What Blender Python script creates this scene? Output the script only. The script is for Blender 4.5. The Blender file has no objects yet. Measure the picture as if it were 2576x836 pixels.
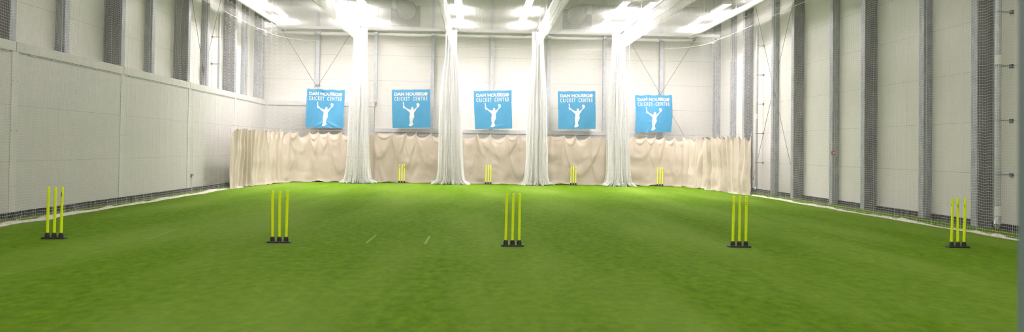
import bpy, bmesh, math, random
import numpy as np
from mathutils import Vector, Matrix
from mathutils.geometry import tessellate_polygon

random.seed(7)
RNG = np.random.default_rng(11)
sc = bpy.context.scene
COL = sc.collection
PI = math.pi

# ------------------------------------------------------------------ camera
W_PX, H_PX = 2576, 836
F, CX, CY = 2006.467, 1290.71, 337.44
YAW, PITCH, ROLL, EYE = -0.04875, 0.01898, 0.0141, 1.43529


def cam_axes():
    cy, sy = math.cos(YAW), math.sin(YAW)
    cp, sp = math.cos(PITCH), math.sin(PITCH)
    fwd = np.array([-sy * cp, cy * cp, sp])
    right = np.array([cy, sy, 0.0])
    up = np.cross(right, fwd)
    cr, sr = math.cos(ROLL), math.sin(ROLL)
    return cr * right + sr * up, -sr * right + cr * up, fwd


AX = cam_axes()


def ray(u, v):
    return AX[0] * (u - CX) / F - AX[1] * (v - CY) / F + AX[2]


def gnd(u, v, z=0.0):
    r = ray(u, v)
    k = (z - EYE) / r[2]
    return np.array([r[0] * k, r[1] * k, z])


def on_x(u, v, X):
    r = ray(u, v)
    k = X / r[0]
    return np.array([X, r[1] * k, EYE + r[2] * k])


def on_y(u, v, Y):
    r = ray(u, v)
    k = Y / r[1]
    return np.array([r[0] * k, Y, EYE + r[2] * k])


cam_d = bpy.data.cameras.new('camera')
cam = bpy.data.objects.new('camera', cam_d)
COL.objects.link(cam)
m = Matrix.Identity(4)
for i in range(3):
    m[i][0], m[i][1], m[i][2] = AX[0][i], AX[1][i], -AX[2][i]
m[2][3] = EYE
cam.matrix_world = m
cam_d.sensor_fit = 'HORIZONTAL'
cam_d.sensor_width = 36.0
cam_d.lens = F * 36.0 / W_PX
cam_d.shift_x = (W_PX / 2 - CX) / W_PX
cam_d.shift_y = (CY - H_PX / 2) / W_PX
cam_d.clip_start, cam_d.clip_end = 0.05, 200
cam_d.dof.use_dof = True
cam_d.dof.focus_distance = 20.0
cam_d.dof.aperture_fstop = 3.6
sc.camera = cam

# ------------------------------------------------------------------ materials


def lin(c):
    return tuple(((x / 255) / 12.92 if x / 255 <= 0.04045 else ((x / 255 + 0.055) / 1.055) ** 2.4) for x in c)


def new_mat(name, color, rough=0.6, metal=0.0, spec=0.5):
    mt = bpy.data.materials.new(name)
    mt.use_nodes = True
    b = mt.node_tree.nodes['Principled BSDF']
    b.inputs['Base Color'].default_value = (*color, 1)
    b.inputs['Roughness'].default_value = rough
    b.inputs['Metallic'].default_value = metal
    b.inputs['Specular IOR Level'].default_value = spec
    return mt


def nodes_of(mt):
    nt = mt.node_tree
    return nt, nt.nodes, nt.links, nt.nodes['Principled BSDF']


def add_noise(mt, c1, c2, scale=3.0, detail=4.0, stretch=(1, 1, 1), lo=0.35, hi=0.65, bump=0.0, bump_scale=None, bdist=0.01):
    """two-tone procedural colour with an optional bump"""
    nt, N, L, b = nodes_of(mt)
    tc = N.new('ShaderNodeTexCoord')
    mp = N.new('ShaderNodeMapping')
    mp.inputs['Scale'].default_value = stretch
    L.new(tc.outputs['Object'], mp.inputs['Vector'])
    nz = N.new('ShaderNodeTexNoise')
    nz.inputs['Scale'].default_value = scale
    nz.inputs['Detail'].default_value = detail
    L.new(mp.outputs['Vector'], nz.inputs['Vector'])
    cr = N.new('ShaderNodeValToRGB')
    cr.color_ramp.elements[0].position = lo
    cr.color_ramp.elements[1].position = hi
    cr.color_ramp.elements[0].color = (*c1, 1)
    cr.color_ramp.elements[1].color = (*c2, 1)
    L.new(nz.outputs['Fac'], cr.inputs['Fac'])
    L.new(cr.outputs['Color'], b.inputs['Base Color'])
    if bump:
        n2 = N.new('ShaderNodeTexNoise')
        n2.inputs['Scale'].default_value = bump_scale or scale * 4
        n2.inputs['Detail'].default_value = 3
        L.new(mp.outputs['Vector'], n2.inputs['Vector'])
        bp = N.new('ShaderNodeBump')
        bp.inputs['Strength'].default_value = bump
        bp.inputs['Distance'].default_value = bdist
        L.new(n2.outputs['Fac'], bp.inputs['Height'])
        L.new(bp.outputs['Normal'], b.inputs['Normal'])
    return mt


def math_node(N, L, op, a, b=None, c=None):
    n = N.new('ShaderNodeMath')
    n.operation = op
    for i, x in enumerate((a, b, c)):
        if x is None:
            continue
        if isinstance(x, (int, float)):
            n.inputs[i].default_value = x
        else:
            L.new(x, n.inputs[i])
    return n.outputs[0]


def panel_mat(name, base, joint, pitch=1.066, width=0.008, ribs=True):
    """sandwich wall panel: thin dark horizontal joints and fine micro ribs"""
    mt = new_mat(name, base, 0.45)
    nt, N, L, b = nodes_of(mt)
    tc = N.new('ShaderNodeTexCoord')
    sp = N.new('ShaderNodeSeparateXYZ')
    L.new(tc.outputs['Object'], sp.inputs[0])
    z = sp.outputs['Z']
    fr = math_node(N, L, 'FRACT', math_node(N, L, 'DIVIDE', z, pitch))
    near = math_node(N, L, 'LESS_THAN', fr, width / pitch)
    nz = N.new('ShaderNodeTexNoise')
    nz.inputs['Scale'].default_value = 0.7
    nz.inputs['Detail'].default_value = 5
    L.new(tc.outputs['Object'], nz.inputs['Vector'])
    mx0 = N.new('ShaderNodeMix')
    mx0.data_type = 'RGBA'
    L.new(nz.outputs['Fac'], mx0.inputs['Factor'])
    mx0.inputs['A'].default_value = (*[x * 0.94 for x in base], 1)
    mx0.inputs['B'].default_value = (*[min(1, x * 1.05) for x in base], 1)
    mx = N.new('ShaderNodeMix')
    mx.data_type = 'RGBA'
    L.new(near, mx.inputs['Factor'])
    L.new(mx0.outputs['Result'], mx.inputs['A'])
    mx.inputs['B'].default_value = (*joint, 1)
    L.new(mx.outputs['Result'], b.inputs['Base Color'])
    rib = math_node(N, L, 'SINE', math_node(N, L, 'MULTIPLY', z, 2 * PI / 0.05))
    h = math_node(N, L, 'SUBTRACT', math_node(N, L, 'MULTIPLY', rib, 0.12 if ribs else 0.0), near)
    bp = N.new('ShaderNodeBump')
    bp.inputs['Strength'].default_value = 0.35
    bp.inputs['Distance'].default_value = 0.01
    L.new(h, bp.inputs['Height'])
    L.new(bp.outputs['Normal'], b.inputs['Normal'])
    return mt


M = {}
M['panel'] = panel_mat('cream_wall_panel', (0.755, 0.742, 0.69), (0.42, 0.41, 0.37))
M['dado'] = panel_mat('cream_dado_panel', (0.60, 0.59, 0.555), (0.36, 0.35, 0.31))
M['cap'] = add_noise(new_mat('cream_flashing', (0.65, 0.64, 0.60), 0.4), (0.63, 0.62, 0.58), (0.67, 0.66, 0.62), 2)
M['cap_dark'] = add_noise(new_mat('perforated_bead', (0.2, 0.2, 0.19), 0.5), (0.12, 0.12, 0.12), (0.5, 0.5, 0.47), 60, lo=0.45, hi=0.55)
M['galv'] = add_noise(new_mat('galvanised_steel', (0.36, 0.38, 0.41), 0.5, 0.35), (0.30, 0.32, 0.36), (0.42, 0.44, 0.47), 9, 5, (1, 1, 0.4), bump=0.1)
M['galv_lit'] = add_noise(new_mat('lit_galvanised_steel', (0.55, 0.57, 0.60), 0.5, 0.2), (0.48, 0.50, 0.53), (0.60, 0.62, 0.65), 9, 5, (1, 1, 0.4), bump=0.1)  # strong light on the back posts is put into this paler steel
M['web'] = add_noise(new_mat('dark_shaded_steel', (0.13, 0.13, 0.15), 0.6, 0.1), (0.15, 0.15, 0.17), (0.23, 0.23, 0.25), 5, 5, (1, 1, 0.25))  # shade on the column webs is put into this dark colour
M['zinc'] = add_noise(new_mat('zinc_downpipe', (0.5, 0.54, 0.56), 0.4, 0.4), (0.46, 0.50, 0.52), (0.55, 0.58, 0.60), 6)
M['white_metal'] = add_noise(new_mat('white_painted_metal', (0.82, 0.82, 0.80), 0.35), (0.8, 0.8, 0.78), (0.84, 0.84, 0.82), 5)
M['duct'] = add_noise(new_mat('spiral_duct_steel', (0.42, 0.43, 0.42), 0.45, 0.4), (0.27, 0.28, 0.27), (0.36, 0.37, 0.36), 3, 4, (6, 1, 1), bump=0.15)
M['plate'] = add_noise(new_mat('grey_louvre_plate', (0.33, 0.35, 0.36), 0.6, 0.2), (0.20, 0.215, 0.22), (0.26, 0.275, 0.28), 4)
M['black'] = add_noise(new_mat('black_rubber', (0.016, 0.016, 0.018), 0.55), (0.012, 0.012, 0.014), (0.026, 0.026, 0.028), 40, bump=0.1)
M['band'] = add_noise(new_mat('dark_skirting', (0.018, 0.018, 0.022), 0.7), (0.012, 0.012, 0.015), (0.03, 0.03, 0.036), 6)
M['yellow'] = add_noise(new_mat('fluorescent_yellow_plastic', (0.80, 0.95, 0.0), 0.35), (0.78, 0.93, 0.0), (0.82, 0.97, 0.0), 14)
M['red'] = add_noise(new_mat('red_print', (0.55, 0.05, 0.02), 0.5), (0.5, 0.04, 0.02), (0.6, 0.07, 0.03), 60)
M['ink'] = add_noise(new_mat('dark_print', (0.03, 0.04, 0.02), 0.5), (0.02, 0.03, 0.01), (0.05, 0.06, 0.03), 60)
M['net'] = add_noise(new_mat('white_nylon_twine', (0.92, 0.92, 0.88), 0.7), (0.90, 0.90, 0.86), (0.94, 0.94, 0.91), 12)
M['net_bright'] = add_noise(new_mat('white_lane_net_twine', (0.96, 0.96, 0.95), 0.7), (0.95, 0.95, 0.94), (0.97, 0.97, 0.96), 12)
M['rope'] = add_noise(new_mat('cream_rope', (0.74, 0.72, 0.6), 0.8), (0.70, 0.68, 0.55), (0.78, 0.75, 0.64), 40)
M['cord'] = add_noise(new_mat('grey_cord', (0.42, 0.41, 0.37), 0.8), (0.38, 0.37, 0.33), (0.46, 0.45, 0.41), 40)
M['pinkrope'] = add_noise(new_mat('pinkish_rope', (0.62, 0.50, 0.43), 0.8), (0.58, 0.45, 0.38), (0.70, 0.62, 0.55), 5)
M['hem'] = add_noise(new_mat('cream_canvas_hem', (0.5, 0.48, 0.4), 0.85), (0.40, 0.38, 0.31), (0.60, 0.58, 0.50), 14, bump=0.3)
M['blue'] = add_noise(new_mat('sky_blue_vinyl', (0.062, 0.25, 0.42), 0.42), (0.058, 0.241, 0.408), (0.066, 0.259, 0.432), 4)
M['print'] = add_noise(new_mat('white_vinyl_print', (0.74, 0.73, 0.73), 0.45), (0.60, 0.595, 0.595), (0.64, 0.635, 0.635), 5)
M['tie'] = add_noise(new_mat('white_cable_tie', (0.8, 0.8, 0.78), 0.4), (0.78, 0.78, 0.76), (0.82, 0.82, 0.8), 20)
M['steel'] = add_noise(new_mat('steel_brace_rod', (0.13, 0.13, 0.14), 0.45, 0.5), (0.11, 0.11, 0.12), (0.16, 0.16, 0.17), 8)
M['lens'] = new_mat('smoked_camera_dome', (0.05, 0.05, 0.055), 0.12)
M['ball'] = add_noise(new_mat('yellow_felt_ball', (0.62, 0.5, 0.12), 0.9), (0.58, 0.45, 0.1), (0.66, 0.55, 0.14), 60, bump=0.3)
M['jamb'] = add_noise(new_mat('blue_grey_door_paint', (0.21, 0.275, 0.285), 0.45), (0.20, 0.265, 0.275), (0.22, 0.285, 0.295), 3)
M['roof'] = add_noise(new_mat('roof_deck', (0.26, 0.26, 0.25), 0.6), (0.24, 0.24, 0.23), (0.28, 0.28, 0.27), 2)
M['crease'] = add_noise(new_mat('faded_crease_paint', (0.14, 0.24, 0.04), 0.9), (0.11, 0.21, 0.02), (0.19, 0.27, 0.06), 30)

for key in ('net',):                      # nylon lets light through
    nt, N, L, b = nodes_of(M[key])
    tr = N.new('ShaderNodeBsdfTranslucent')
    L.new(b.inputs['Base Color'].links[0].from_socket, tr.inputs['Color'])
    mx = N.new('ShaderNodeMixShader')
    mx.inputs[0].default_value = 0.35
    L.new(b.outputs[0], mx.inputs[1])
    L.new(tr.outputs[0], mx.inputs[2])
    L.new(mx.outputs[0], N['Material Output'].inputs['Surface'])

# curtain canvas: woven cream cotton with faint stains
mt = M['canvas'] = new_mat('cream_canvas', (0.70, 0.60, 0.47), 0.85, 0, 0.2)
add_noise(mt, (0.44, 0.375, 0.302), (0.50, 0.435, 0.36), 1.6, 6, (1, 1, 0.5), 0.3, 0.7, 0.25, 26, 0.006)
mt.node_tree.nodes['Principled BSDF'].inputs['Sheen Weight'].default_value = 0.15

# artificial turf
mt = M['turf'] = new_mat('green_artificial_turf', (0.13, 0.27, 0.03), 0.95, 0, 0.04)
nt, N, L, b = nodes_of(mt)
tc = N.new('ShaderNodeTexCoord')


def noise(scale, detail, stretch=(1, 1, 1), rough=0.5):
    mp = N.new('ShaderNodeMapping')
    mp.inputs['Scale'].default_value = stretch
    L.new(tc.outputs['Object'], mp.inputs['Vector'])
    n = N.new('ShaderNodeTexNoise')
    n.inputs['Scale'].default_value = scale
    n.inputs['Detail'].default_value = detail
    n.inputs['Roughness'].default_value = rough
    L.new(mp.outputs['Vector'], n.inputs['Vector'])
    return n.outputs['Fac']


def mix(fac, a, bb):
    x = N.new('ShaderNodeMix')
    x.data_type = 'RGBA'
    L.new(fac, x.inputs['Factor'])
    for k, v in (('A', a), ('B', bb)):
        if isinstance(v, tuple):
            x.inputs[k].default_value = (*v, 1)
        else:
            L.new(v, x.inputs[k])
    return x.outputs['Result']


def ramp(fac, lo, hi):
    r = N.new('ShaderNodeMapRange')
    r.inputs['From Min'].default_value = lo
    r.inputs['From Max'].default_value = hi
    L.new(fac, r.inputs['Value'])
    return r.outputs['Result']


fine = ramp(noise(55, 3, (1, 1, 1), 0.65), 0.3, 0.7)
tuft = ramp(noise(9, 4, (1, 0.6, 1), 0.6), 0.3, 0.7)
blot = ramp(noise(3.2, 5, (1, 0.45, 1), 0.6), 0.35, 0.75)
worn = ramp(noise(0.38, 4, (1.6, 0.30, 1), 0.5), 0.42, 0.72)
g0 = mix(fine, (0.052, 0.118, 0.004), (0.152, 0.262, 0.016))
g1 = mix(tuft, (0.062, 0.136, 0.004), mix(blot, g0, (0.132, 0.242, 0.012)))
g2 = mix(math_node(N, L, 'MULTIPLY', worn, 0.55), g1, (0.185, 0.275, 0.048))
L.new(g2, b.inputs['Base Color'])
bp = N.new('ShaderNodeBump')
bp.inputs['Strength'].default_value = 0.6
bp.inputs['Distance'].default_value = 0.012
L.new(noise(80, 2, (1, 1, 1), 0.7), bp.inputs['Height'])
L.new(bp.outputs['Normal'], b.inputs['Normal'])

# lamp diffuser: lamps are the only emitters
def lamp_mat(name, power):
    q = bpy.data.materials.new(name)
    q.use_nodes = True
    e = q.node_tree.nodes['Principled BSDF']
    e.inputs['Base Color'].default_value = (0.9, 0.9, 0.88, 1)
    e.inputs['Emission Color'].default_value = (1.0, 0.918, 0.935, 1)
    e.inputs['Emission Strength'].default_value = power
    return q


LAMP = lamp_mat('bright_lamp_diffuser', 268.0)
LAMP_EDGE = lamp_mat('edge_lamp_diffuser', 175.0)
LAMP_DIM = lamp_mat('weaker_lamp_diffuser', 27.0)
LAMP_LOW = lamp_mat('low_lamp_diffuser', 13.0)

# ------------------------------------------------------------------ mesh builder


class MB:
    def __init__(self):
        self.v, self.f, self.m = [], [], []

    def add(self, verts, faces, mi=0):
        o = len(self.v)
        self.v += [tuple(map(float, p)) for p in verts]
        self.f += [tuple(i + o for i in f) for f in faces]
        self.m += [mi] * len(faces)
        return self

    def box(self, a, b, mi=0):
        (x0, y0, z0), (x1, y1, z1) = a, b
        x0, x1 = min(x0, x1), max(x0, x1)
        y0, y1 = min(y0, y1), max(y0, y1)
        z0, z1 = min(z0, z1), max(z0, z1)
        vs = [(x0, y0, z0), (x1, y0, z0), (x1, y1, z0), (x0, y1, z0), (x0, y0, z1), (x1, y0, z1), (x1, y1, z1), (x0, y1, z1)]
        return self.add(vs, [(0, 3, 2, 1), (4, 5, 6, 7), (0, 1, 5, 4), (1, 2, 6, 5), (2, 3, 7, 6), (3, 0, 4, 7)], mi)

    def tube(self, pts, r, n=10, mi=0, cap=True):
        pts = [Vector(p) for p in pts]
        rs = r if isinstance(r, (list, tuple)) else [r] * len(pts)
        vs, fs = [], []
        ref = None
        for i, p in enumerate(pts):
            t = (pts[min(i + 1, len(pts) - 1)] - pts[max(i - 1, 0)]).normalized()
            if ref is None:
                ref = Vector((0, 0, 1)) if abs(t.z) < 0.9 else Vector((1, 0, 0))
            s = t.cross(ref).normalized()
            ref = s.cross(t).normalized()
            for k in range(n):
                a = 2 * PI * k / n
                vs.append(p + (s * math.cos(a) + ref * math.sin(a)) * rs[i])
        for i in range(len(pts) - 1):
            for k in range(n):
                fs.append((i * n + k, i * n + (k + 1) % n, (i + 1) * n + (k + 1) % n, (i + 1) * n + k))
        if cap:
            fs.append(tuple(range(n - 1, -1, -1)))
            fs.append(tuple((len(pts) - 1) * n + k for k in range(n)))
        return self.add(vs, fs, mi)

    def lathe(self, prof, n=20, c=(0, 0, 0), mi=0):
        """prof: [(r, z)] from bottom to top, closed at both ends"""
        vs, fs = [], []
        for r, z in prof:
            for k in range(n):
                a = 2 * PI * k / n
                vs.append((c[0] + r * math.cos(a), c[1] + r * math.sin(a), c[2] + z))
        for i in range(len(prof) - 1):
            for k in range(n):
                fs.append((i * n + k, i * n + (k + 1) % n, (i + 1) * n + (k + 1) % n, (i + 1) * n + k))
        fs.append(tuple(range(n - 1, -1, -1)))
        fs.append(tuple((len(prof) - 1) * n + k for k in range(n)))
        return self.add(vs, fs, mi)

    def prism(self, prof, axis, a, b, mi=0):
        """extrude a closed 2-D outline along axis 0/1/2 from a to b"""
        n = len(prof)

        def P(q, t):
            w = list(q)
            w.insert(axis, t)
            return tuple(w)
        vs = [P(q, a) for q in prof] + [P(q, b) for q in prof]
        fs = [tuple(range(n - 1, -1, -1)), tuple(range(n, 2 * n))]
        fs += [(i, (i + 1) % n, n + (i + 1) % n, n + i) for i in range(n)]
        return self.add(vs, fs, mi)

    def grid(self, P, mi=0):
        nu, nv = P.shape[:2]
        o = len(self.v)
        self.v += [tuple(map(float, p)) for p in P.reshape(-1, 3)]
        for i in range(nu - 1):
            for j in range(nv - 1):
                a = o + i * nv + j
                self.f.append((a, a + nv, a + nv + 1, a + 1))
        self.m += [mi] * ((nu - 1) * (nv - 1))
        return self

    def build(self, name, mats, parent=None, smooth=False, bevel=0.0, fix=True):
        me = bpy.data.meshes.new(name)
        me.from_pydata(self.v, [], self.f)
        if not isinstance(mats, (list, tuple)):
            mats = [mats]
        for q in mats:
            me.materials.append(q)
        me.polygons.foreach_set('material_index', self.m)
        if fix:
            bm = bmesh.new()
            bm.from_mesh(me)
            bmesh.ops.recalc_face_normals(bm, faces=bm.faces)
            if bevel:
                es = [e for e in bm.edges if len(e.link_faces) == 2 and e.calc_face_angle(0) > 0.6]
                bmesh.ops.bevel(bm, geom=es, offset=bevel, segments=2, affect='EDGES', clamp_overlap=True)
            bm.to_mesh(me)
            bm.free()
        if smooth:
            me.polygons.foreach_set('use_smooth', [True] * len(me.polygons))
            if fix:
                me.set_sharp_from_angle(angle=0.9)
        me.update()
        o = bpy.data.objects.new(name, me)
        COL.objects.link(o)
        if parent is not None:
            o.parent = parent
        return o


def raw_mesh(name, V, Q, mat, parent=None, smooth=False):
    """fast quads from numpy arrays"""
    me = bpy.data.meshes.new(name)
    me.vertices.add(len(V))
    me.vertices.foreach_set('co', np.ascontiguousarray(V, dtype=np.float32).ravel())
    me.loops.add(Q.size)
    me.loops.foreach_set('vertex_index', np.ascontiguousarray(Q, dtype=np.int32).ravel())
    me.polygons.add(len(Q))
    me.polygons.foreach_set('loop_start', np.arange(0, Q.size, 4, dtype=np.int32))
    me.polygons.foreach_set('loop_total', np.full(len(Q), 4, dtype=np.int32))
    me.materials.append(mat)
    me.update(calc_edges=True)
    if smooth:
        me.polygons.foreach_set('use_smooth', np.ones(len(Q), dtype=bool))
    o = bpy.data.objects.new(name, me)
    COL.objects.link(o)
    if parent is not None:
        o.parent = parent
    return o


def tag(o, label=None, cat=None, group=None, kind=None):
    for k, v in (('label', label), ('category', cat), ('group', group), ('kind', kind)):
        if v:
            o[k] = v
            if k == 'label' and len(v.replace(',', '').split()) > 16:
                print('LONG', len(v.split()), v)
    return o


def empty(name, loc, label, cat, group=None, kind=None):
    o = bpy.data.objects.new(name, None)
    o.empty_display_size = 0.2
    o.location = loc
    COL.objects.link(o)
    return tag(o, label, cat, group, kind)


def part(mb, name, mat, parent, **k):
    """build with world coordinates under an empty that only translates"""
    o = mb.build(name, mat, parent, **k)
    o.matrix_parent_inverse = Matrix.Translation(-parent.location)
    return o


def smooth_noise(n, step, amp, rng=RNG):
    """1-D smooth random signal of n samples, knots every step samples"""
    k = int(n / step) + 4
    y = rng.normal(0, 1, k)
    x = np.arange(n) / step + 1
    i = np.floor(x).astype(int)
    t = x - i
    t = t * t * (3 - 2 * t)
    return amp * (y[i] * (1 - t) + y[i + 1] * t)


def noise2(nu, nv, su, sv, amp, rng=RNG):
    ku, kv = int(nu / su) + 4, int(nv / sv) + 4
    y = rng.normal(0, 1, (ku, kv))
    xu, xv = np.arange(nu) / su + 1, np.arange(nv) / sv + 1
    iu, iv = np.floor(xu).astype(int), np.floor(xv).astype(int)
    tu, tv = xu - iu, xv - iv
    tu, tv = tu * tu * (3 - 2 * tu), tv * tv * (3 - 2 * tv)
    a = y[iu][:, iv] * (1 - tv) + y[iu][:, iv + 1] * tv
    c = y[iu + 1][:, iv] * (1 - tv) + y[iu + 1][:, iv + 1] * tv
    return amp * (a * (1 - tu[:, None]) + c * tu[:, None])


# ------------------------------------------------------------------ nets: every strand is real twine


def strands(L, S, N, r):
    """L: (lines, pts, 3) centre lines; S, N: matching side and normal unit vectors -> verts, quads of 3-sided twine"""
    nl, npt = L.shape[:2]
    A = L + N * r
    B = L - N * (r * 0.5) + S * (r * 0.866)
    C = L - N * (r * 0.5) - S * (r * 0.866)
    V = np.stack([A, B, C], axis=2)                     # lines, pts, 3, 3
    idx = np.arange(nl * npt * 3).reshape(nl, npt, 3)
    q = []
    for k in range(3):
        k2 = (k + 1) % 3
        q.append(np.stack([idx[:, :-1, k], idx[:, 1:, k], idx[:, 1:, k2], idx[:, :-1, k2]], axis=-1).reshape(-1, 4))
    return V.reshape(-1, 3), np.concatenate(q)


def unit(a):
    return a / np.maximum(np.linalg.norm(a, axis=-1, keepdims=True), 1e-9)


def net_geometry(P, r, ku=1, kv=4, vr=1.0):
    """P: (nu, nv, 3) knots. Strands along u for every v row (sampled every ku) and along v for every u column (sampled every kv)."""
    du, dv = np.gradient(P, axis=0), np.gradient(P, axis=1)
    n = unit(np.cross(du, dv))
    s1, s2 = unit(np.cross(n, du)), unit(np.cross(n, dv))
    iu = np.unique(np.r_[np.arange(0, P.shape[0], ku), P.shape[0] - 1])
    iv = np.unique(np.r_[np.arange(0, P.shape[1], kv), P.shape[1] - 1])
    t = lambda a: np.transpose(a[iu], (1, 0, 2))
    V1, Q1 = strands(t(P), t(s1), t(n), r)
    V2, Q2 = strands(P[:, iv], s2[:, iv], n[:, iv], r * vr)
    return np.concatenate([V1, V2]), np.concatenate([Q1, Q2 + len(V1)])


def path_points(poly, step):
    """evenly spaced points on a smoothed polyline of (x, y)"""
    p = np.array(poly, float)
    for _ in range(3):                                    # Chaikin
        q = [p[0]]
        for a, c in zip(p[:-1], p[1:]):
            q += [0.75 * a + 0.25 * c, 0.25 * a + 0.75 * c]
        q.append(p[-1])
        p = np.array(q)
    d = np.r_[0, np.cumsum(np.linalg.norm(np.diff(p, axis=0), axis=1))]
    n = max(2, int(round(d[-1] / step)) + 1)
    s = np.linspace(0, d[-1], n)
    xy = np.stack([np.interp(s, d, p[:, 0]), np.interp(s, d, p[:, 1])], axis=1)
    return s, xy


def hung_net(path, ztop, cell, r, scallop=0.48, amp=0.07, base=0.012, belly=0.03):
    s, xy = path_points(path, cell)
    nu, nv = len(s), int(round(ztop / cell)) + 1
    zz = np.linspace(0, ztop, nv)
    d = ztop - zz
    tz = np.gradient(xy, axis=0)
    nrm = unit(np.stack([-tz[:, 1], tz[:, 0]], axis=1))
    ph = s / scallop
    sag = -(4 * (ph % 1) * (1 - ph % 1))
    soft = np.sin(2 * PI * ph + smooth_noise(nu, 12, 0.8))
    z = np.repeat(zz[None], nu, 0)
    z = z + sag[:, None] * amp * np.exp(-d / 0.55)[None]
    fade = np.clip(zz / 0.8, 0.15, 1)[None]
    z = z + soft[:, None] * base * fade + noise2(nu, nv, 14, 30, base * 0.9) * fade
    z[:, 0] = np.maximum(zz[0], 0.004)
    z = np.maximum(z, 0.004)
    off = np.clip(noise2(nu, nv, 22, 45, belly), -0.05, 0.05) * np.clip(d / 1.0, 0, 1)[None]
    off += noise2(nu, nv, 5, 6, 0.02) * np.exp(-zz / 0.12)[None]      # the foot of the net crumples on the floor
    P = np.empty((nu, nv, 3))
    P[:, :, 0] = xy[:, 0:1] + nrm[:, 0:1] * off
    P[:, :, 1] = xy[:, 1:2] + nrm[:, 1:2] * off
    P[:, :, 2] = z
    return s, xy, nrm, P


def hem_strip(path, width, lift, side, rng):
    """a canvas weight hem that lies crumpled along the foot of a net"""
    s, xy = path_points(path, 0.08)
    t = np.gradient(xy, axis=0)
    nrm = unit(np.stack([-t[:, 1], t[:, 0]], axis=1)) * side
    n = len(s)
    w = width * (1 + smooth_noise(n, 9, 0.22, rng))
    o = smooth_noise(n, 16, 0.03, rng)
    prof = [(0.0, 0.004), (0.0, 0.028), (0.35, 0.040), (0.75, 0.022), (1.0, 0.010), (1.0, 0.003)]
    P = np.empty((n, len(prof), 3))
    hz = 1 + smooth_noise(n, 4, 0.35, rng)
    for k, (a, z) in enumerate(prof):
        q = xy + nrm * (o + w * a)[:, None]
        P[:, k, :2] = q
        P[:, k, 2] = np.maximum(0.003, z * lift * (hz if 0 < k < 5 else 1))
    return P


LEFT_PATH = [(-8.10, 9.5), (-8.12, 20.0), (-8.10, 27.0), (-8.02, 30.0), (-7.75, 31.9), (-7.2, 32.75), (-6.4, 33.0)]
BACK_PATH = [(-6.4, 33.0), (-3.0, 33.02), (2.0, 33.0), (6.0, 33.0), (7.9, 33.0)]
RIGHT_PATH = [(9.33, 9.5), (9.30, 16.0), (9.31, 22.0), (9.35, 28.0), (9.30, 30.6), (9.05, 32.1), (8.6, 32.8), (7.9, 33.0)]


def rope_along(path, z, sag, pitch, r, name, mat, parent, seed):
    rng = np.random.default_rng(seed)
    s, xy = path_points(path, 0.12)
    zz = z - sag * (0.5 - 0.5 * np.cos(2 * PI * s / pitch)) + smooth_noise(len(s), 12, sag * 0.35, rng)
    return part(MB().tube([(a, b_, c) for (a, b_), c in zip(xy, zz)], r, 6), name, mat, parent, smooth=True)


def make_surround(name, path, label, rz, hem_side, seed, anchor):
    t = empty(name, anchor, label, 'netting', 'practice nets around the hall')
    s, xy, nrm, P = hung_net(path, 6.2, 0.05, 0.0018)
    V, Q = net_geometry(P, 0.0022, 2, 4, 0.55)
    # doubled cords under every hook
    ci = np.clip(np.round(np.arange(0, s[-1], 0.48) / (s[1] - s[0])).astype(int), 0, len(s) - 1)
    Lc = P[ci][:, ::3]
    Nc = np.repeat(np.concatenate([nrm[ci], np.zeros((len(ci), 1))], axis=1)[:, None], Lc.shape[1], 1)
    Vc, Qc = strands(Lc, np.cross(Nc, [0.0, 0.0, 1.0]), Nc, 0.0026)
    V, Q = np.concatenate([V, Vc]), np.concatenate([Q, Qc + len(V)])
    o = raw_mesh('netting', V - np.array(anchor), Q, M['net'], t)
    rope_along(path, rz, 0.016, 2.3, 0.007, 'rope', M['rope'] if hem_side else M['pinkrope'], t, seed)
    # head rope that rises to every hook
    ph = s / 0.48
    zt = 6.2 - 0.07 * 4 * (ph % 1) * (1 - ph % 1)
    part(MB().tube([(a, b_, c) for (a, b_), c in zip(xy, zt)], 0.006, 5), 'head_rope', M['net'], t, smooth=True)
    if hem_side:
        g = MB().grid(hem_strip(path, 0.17 if hem_side < 0 else 0.10, 1.0, hem_side, np.random.default_rng(seed)))
        part(g, 'hem', M['hem'], t, smooth=True)
    return t


make_surround('side_net', LEFT_PATH, 'white netting hung along the left wall panels with rope near its top', 5.77, -1, 3, (-8.1, 20.0, 0.0))
make_surround('side_net', RIGHT_PATH, 'white netting hung in front of the steel columns of the right wall', 5.75, 1, 4, (9.3, 20.0, 0.0))
make_surround('back_net', BACK_PATH, 'white netting hung across the back wall behind the blue banners', 5.62, 0, 5, (0.7, 33.0, 0.0))

# roof net: flat, tied between the tracks
nx, ny = int(16.8 / 0.05), int(21.2 / 0.055)
xs, ys = np.linspace(-7.8, 9.0, nx), np.linspace(12.2, 33.4, ny)
Pn = np.empty((nx, ny, 3))
Pn[:, :, 0], Pn[:, :, 1] = xs[:, None], ys[None]
Pn[:, :, 2] = 6.28 - 0.05 * np.abs(np.sin((xs[:, None] + 4.5) * PI / 3.42)) + noise2(nx, ny, 40, 40, 0.01)
V, Q = net_geometry(Pn, 0.0021, 8, 10, 1.45)
tag(raw_mesh('roof_net', V, Q, M['net']), 'white netting stretched flat under the lamps as a ceiling', 'netting', 'practice nets around the hall')

# ------------------------------------------------------------------ gathered lane nets


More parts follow.
